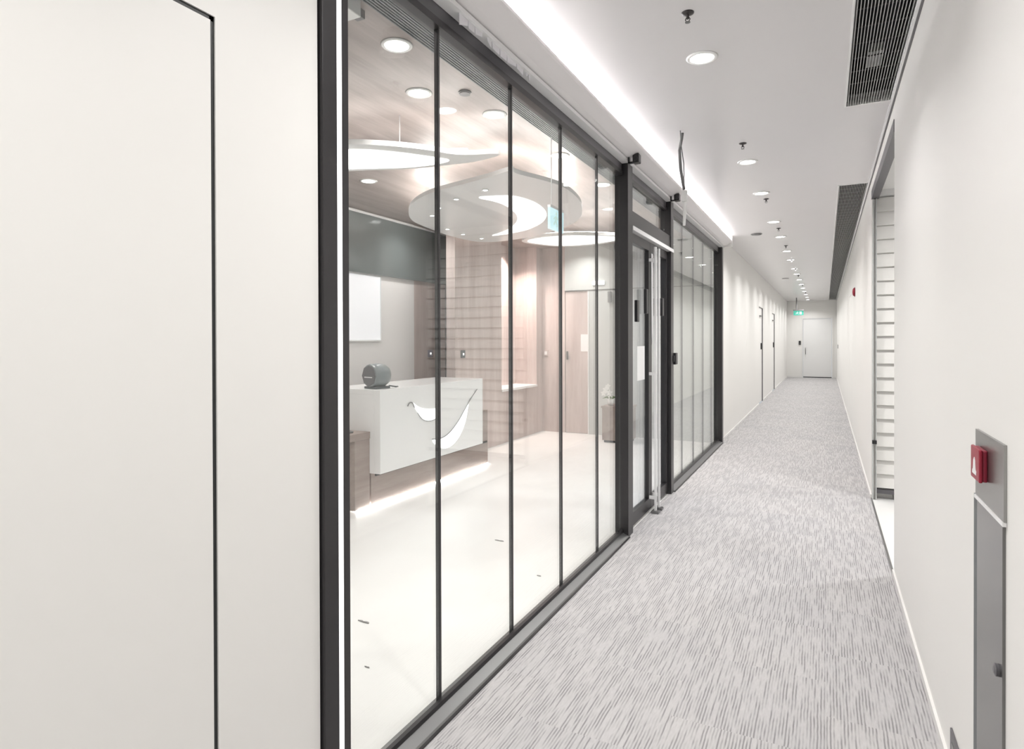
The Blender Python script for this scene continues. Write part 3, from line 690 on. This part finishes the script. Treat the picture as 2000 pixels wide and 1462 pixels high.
emb = obj('emblem', MB().prism(smoothed([(4.395, .828), (4.429, .800), (4.511, .765), (4.609, .745), (4.726, .735), (4.79, .745), (4.80, .70), (4.79, .662), (4.725, .640), (4.63, .636), (4.552, .658), (4.49, .708), (4.435, .763)], 2), 0, SX, SX + .006)
          .prism(smoothed([(5.34, .745), (5.312, .653), (5.281, .573), (5.22, .481), (5.134, .402), (5.035, .355), (4.922, .337), (4.814, .363), (4.731, .41), (4.677, .46), (4.799, .444), (4.892, .446), (4.987, .481), (5.085, .534), (5.169, .591), (5.256, .668)], 2), 0, SX, SX + .006), 'logo', t)
emb['label'] = 'glowing white leaf emblem'
def ribbon(pts, wd, mb):
    pts = smoothed(pts, 2, closed=False)
    mb.tube([(SX + .006, p[0], p[1]) for p in pts], wd, 6)
mb = MB()
ribbon([(4.317, .800), (4.334, .824), (4.365, .832), (4.396, .815), (4.413, .78)], .0045, mb)
ribbon([(4.46, .728), (4.511, .675), (4.559, .649), (4.623, .632), (4.703, .633), (4.816, .660)], .0035, mb)
ribbon([(5.504, .861), (5.417, .805), (5.335, .742), (5.238, .66), (5.152, .584), (5.052, .52), (4.955, .472), (4.861, .45), (4.784, .449), (4.687, .462)], .004, mb)
o = obj('emblem_outline', mb, 'sill', t); o['label'] = 'thin grey outline of the emblem'
tag(obj('pen_holder', MB().ring((-3.42, 3.82, .622), [(.025, 0), (.03, .012), (.012, .02), (.001, .022)], n=16), 'duct', smooth=True), 'tiny dark object on the low wood counter of the desk', 'small object')
# drum shaped machine on the desk
cx, cy, cz = -3.36, 4.09, 1.075
t = thing('drum_machine', (cx, cy, .967), 'dark grey drum-shaped device with a slotted face on the white desk', 'device')
rot = Matrix.Rotation(math.radians(-12), 3, 'Z')
def xf(mb):
    mb.v = [tuple(rot @ Vector((p[0], p[1], 0)) + Vector((cx, cy, p[2]))) for p in mb.v]; return mb
mb = MB().ring((0, 0, cz), [(.088, -.085), (.097, -.078), (.100, -.04), (.102, 0), (.098, .05), (.080, .085), (.05, .10)], axis=1, n=16)
mb.v = [(x, y, z) for x, y, z in mb.v]
obj('drum_body', xf(mb), 'greycase', t, smooth=True)
fc = obj('face', xf(MB().ring((0, -.085, cz), [(.090, .002), (.090, -.004), (.084, -.008)], axis=1, n=8)), 'darkgrey', t)
sl = obj('slot', xf(B(-.050, .050, -.0955, -.092, cz - .016, cz - .008)), 'whitemetal', fc); sl['label'] = 'bright slot'
obj('foot', xf(B(-.07, .07, -.08, .08, .967, .985)), 'greyface', t)
obj('lead', MB().tube([(cx + .05, cy + .09, .985), (cx + .09, cy + .14, .974), (cx + .06, cy + .2, .972)], .006), 'greyface', t)
# scraps on the tiles
for x, y, l in ((-1.98, 3.69, 'scrap of dark debris on the tiles behind the third glass panel'), (-2.0, 2.33, 'scrap of debris on the tiles behind the first glass panel, further back'),
                (-1.71, 2.01, 'tiny crumb of debris on the tiles, nearest the first glass panel'), (-1.48, 3.24, 'tiny crumb on the tiles behind the fourth glass panel')):
    mb = MB(); s = .016 if 'crumb' not in l else .006
    mb.prism([(x - 2.2*s, y - .3*s), (x - .8*s, y + .2*s), (x - .2*s, y - .2*s), (x + 1.0*s, y + .2*s), (x + 2*s, y - .1*s), (x + 2.1*s, y - .5*s), (x, y - .6*s)], 2, 0.0005, .005)
    tag(obj('debris_scrap', mb, 'scuff'), l, 'debris')

# ------------------------------------------------------------------ ceiling of the reception
# linear grille inside the glass
t = thing('linear_diffuser', (-1.49, 5, H), 'grey slatted linear air diffuser in the ceiling just inside the glass', 'air diffuser')
obj('tray', MB().box(-1.638, -1.36, 1.30, YR1, H - .012, H - .002).box(-1.36, -1.345, 1.30, YR1, H - .03, H - .002), 'greycase', t)
mb = MB()
for i in range(20):
    x = -1.637 + i * .0146; mb.box(x, x + .005, 1.30, YR1, H - .024, H - .012)
obj('slats', mb, 'grille', t)
mb = MB().box(-1.36, -1.30, YR0, YR1, 2.56, 2.60)
struct('trim_33', mb, 'darkgrey', 'dark ledge behind the glass head inside the reception', 'trim')
struct('wall_reception_near', B(RX0 - .12, XG - .05, YR0 - .12, YR0, 0, H), 'roomwall', 'near side wall of the reception behind the flush door', 'wall')

ZP = 2.50
def leafplate(name, outline, cres, label, thick=.03, strip=True, inset=.85, power=24):
    o = smoothed(outline, 2)
    cxx = sum(p[0] for p in o) / len(o); cyy = sum(p[1] for p in o) / len(o)
    t = thing(name, (cxx, cyy, ZP), label, 'ceiling feature', 'leaf shaped ceiling lights')
    obj('plate', MB().prism(o, 2, ZP, ZP + thick), 'plate', t)
    if cres:
        cc = obj('light_crescent', MB().prism(smoothed(cres, 2), 2, ZP - .004, ZP), 'cres', t); cc['label'] = 'bright crescent light'
    if strip:
        inner = [(cxx + (p[0] - cxx) * inset, cyy + (p[1] - cyy) * inset) for p in o]
        mb = MB(); n = len(inner)
        for i in range(0, n):
            a, b = inner[i], inner[(i + 1) % n]
            dx, dy = b[0] - a[0], b[1] - a[1]; L = math.hypot(dx, dy) or 1; nx, ny = -dy / L * .012, dx / L * .012
            k = len(mb.v)
            mb.add([(a[0]-nx, a[1]-ny, ZP+thick+.001), (b[0]-nx, b[1]-ny, ZP+thick+.001), (b[0]+nx, b[1]+ny, ZP+thick+.001), (a[0]+nx, a[1]+ny, ZP+thick+.001),
                    (a[0]-nx, a[1]-ny, ZP+thick+.012), (b[0]-nx, b[1]-ny, ZP+thick+.012), (b[0]+nx, b[1]+ny, ZP+thick+.012), (a[0]+nx, a[1]+ny, ZP+thick+.012)],
                   [(0,3,2,1),(4,5,6,7),(0,1,5,4),(1,2,6,5),(2,3,7,6),(3,0,4,7)])
        obj('halo_strip', mb, emit('halo_glow', (1, .95, .91), power), t)
    for dx in (-.25, .25): obj('hanger', MB().tube([(cxx + dx, cyy, ZP + thick), (cxx + dx, cyy, H)], .003, 8), 'whitemetal', t)
    return t
PB = [(-1.84, 3.64), (-1.886, 3.72), (-1.76, 4.03), (-1.716, 4.27), (-1.765, 4.68), (-1.877, 5.04), (-2.016, 5.37), (-2.279, 5.72), (-2.776, 6.07), (-3.119, 6.2), (-3.437, 6.24), (-3.60, 6.10), (-3.64, 5.6), (-3.55, 5.0), (-3.48, 4.73), (-3.27, 4.40), (-2.99, 4.10), (-2.67, 3.90), (-2.40, 3.83), (-2.087, 3.74), (-1.90, 3.66)]
CB = [(-2.48, 4.19), (-2.29, 4.24), (-2.17, 4.29), (-2.12, 4.52), (-2.14, 4.76), (-2.21, 5.03), (-2.34, 5.28), (-2.50, 5.49), (-2.79, 5.75), (-3.30, 5.87), (-2.98, 5.68), (-2.70, 5.38), (-2.50, 5.04), (-2.40, 4.70), (-2.38, 4.42)]
leafplate('leaf_ceiling_light', PB, CB, 'large leaf shaped suspended ceiling plate with a bright crescent, in the middle', power=28)
PA = [(-1.70, 3.30), (-2.0, 3.22), (-2.10, 3.03), (-2.26, 2.86), (-2.45, 2.72), (-2.75, 2.62), (-3.1, 2.62), (-3.4, 2.75), (-3.45, 2.95), (-3.2, 3.1), (-2.83, 3.16), (-2.46, 3.32), (-2.16, 3.36), (-1.95, 3.38)]
CA = [(-2.08, 3.28), (-2.14, 3.18), (-2.31, 2.95), (-2.49, 2.80), (-2.8, 2.72), (-3.1, 2.74), (-3.2, 2.85), (-3.1, 3.0), (-2.82, 3.11), (-2.45, 3.27), (-2.27, 3.30)]
leafplate('leaf_ceiling_light', PA, CA, 'leaf shaped suspended ceiling light nearest the glass, cut off at left', inset=.75, power=9)
PC = [(-3.15, 6.30), (-2.80, 6.12), (-2.45, 6.15), (-2.05, 6.42), (-1.85, 6.68), (-2.05, 6.85), (-2.54, 7.02), (-2.87, 6.94), (-3.06, 6.68)]
CC = [(-3.08, 6.33), (-2.79, 6.19), (-2.47, 6.21), (-2.10, 6.46), (-1.97, 6.64), (-2.08, 6.76), (-2.52, 6.90), (-2.83, 6.84), (-2.98, 6.62)]
leafplate('leaf_ceiling_light', PC, CC, 'thin glowing leaf shaped ceiling light, farthest, beside the entrance post', power=14)
# pin spots on the middle plate
pin = None
for i, (x, y) in enumerate([(-2.276, 4.029), (-2.631, 4.183), (-2.935, 4.388), (-3.169, 4.63), (-3.33, 4.946), (-3.42, 5.27), (-3.44, 5.604), (-3.40, 5.93)]):
    lab = 'tiny pin spotlight on the large leaf plate, %s from its pointed tip' % ORD[i]
    if pin is None:
        pin = thing('pin_spotlight', (x, y, ZP), lab, 'spotlight', 'pin spotlights on the leaf plate')
        obj('bezel', MB().ring((x, y, ZP), [(.026, 0), (.024, -.005), (.017, -.006)], n=20), 'whiteplastic', pin, smooth=True)
        obj('bulb', MB().ring((x, y, ZP), [(.001, -.0065), (.017, -.0065), (.017, -.003)], n=20), 'star', pin)
    else: copy_tree(pin, (x, y, ZP), lab)
# downlights of the reception
RL = [(-1.773, 2.307, 'in the wood ceiling nearest the glass and the near post'), (-2.006, 2.806, 'in the wood ceiling, the largest, before the left leaf light'), (-1.789, 3.284, 'in the wood ceiling behind the third joint, before the large leaf'),
      (-3.497, 4.153, 'in the wood ceiling above the left end of the desk'), (-1.748, 5.206, 'in the wood ceiling beside the entrance post, upper one'), (-1.80, 6.0, 'in the wood ceiling beside the entrance post, lower one'),
      (-1.758, 4.234, 'in the wood ceiling right beside the large leaf tip'), (-4.05, 5.6, 'in the wood ceiling close to the dark wall band'), (-3.066, 8.1, 'in the wood ceiling in front of the far grey wall'), (-3.55, 7.75, 'in the wood ceiling in front of the lit niche')]
for x, y, l in RL:
    copy_tree(first, (x, y, H), 'round downlight ' + l, 'downlights in the reception ceiling')
for x, y in [(-1.773, 2.307), (-2.006, 2.806), (-1.789, 3.284), (-3.497, 4.0), (-1.748, 5.206), (-1.80, 6.4), (-3.066, 8.1), (-3.55, 7.75), (-3.3, 1.5)]:
    lamp_spot(x, y, H - .03, P_ROOM, (1, .955, .93), ang=140)
detector(-1.776, 2.917, H, 'dark round speaker in the wood ceiling behind the second glass panel', r=.034)
t = thing('emergency_light', (-1.72, 1.93, 2.66), 'white box light fixed to the wood ceiling at the top left of the glass', 'emergency light')
obj('light_box', B(-1.80, -1.66, 1.78, 1.93, 2.665, 2.735), 'whiteplastic', t, bevel=.004); obj('arm', B(-1.74, -1.70, 1.93, 2.0, 2.70, 2.735), 'sill', t)
t = thing('exit_sign', (-1.62, 3.84, 2.10), 'pale cyan reflection of an exit sign, built as a panel inside the reception behind the glass', 'exit sign')  # solid stand-in for the green exit sign's reflection in the glass
obj('panel', B(-1.63, -1.612, 3.72, 3.95, 2.105, 2.245), 'exitreflect', t)
mb = MB(); exit_face(mb, 3.73, 3.94, 2.11, 2.24, 0, .003); mb.v = [(-1.611 - p[1] * 1.0, p[0], p[2]) for p in mb.v]
obj('pictogram', mb, 'pictdim', t)
obj('suspension', MB().box(-1.632, -1.61, 3.72, 3.95, 2.245, 2.262).tube([(-1.621, 3.76, 2.26), (-1.621, 3.76, H - .02)], .003, 6).tube([(-1.621, 3.91, 2.26), (-1.621, 3.91, H - .02)], .003, 6), 'whitemetal', t)
lp = [(-1.45, 4.66, H - .026), (-1.45, 4.655, 2.3), (-1.45, 4.64, 2.18), (-1.45, 4.60, 2.09), (-1.45, 4.64, 2.02), (-1.45, 4.73, 2.00), (-1.45, 4.76, 2.08), (-1.45, 4.72, 2.3)]
tag(obj('cable_loop', MB().tube(lp, .007), 'cable', smooth=True), 'dark cable loop hanging inside beside the entrance post', 'cable')
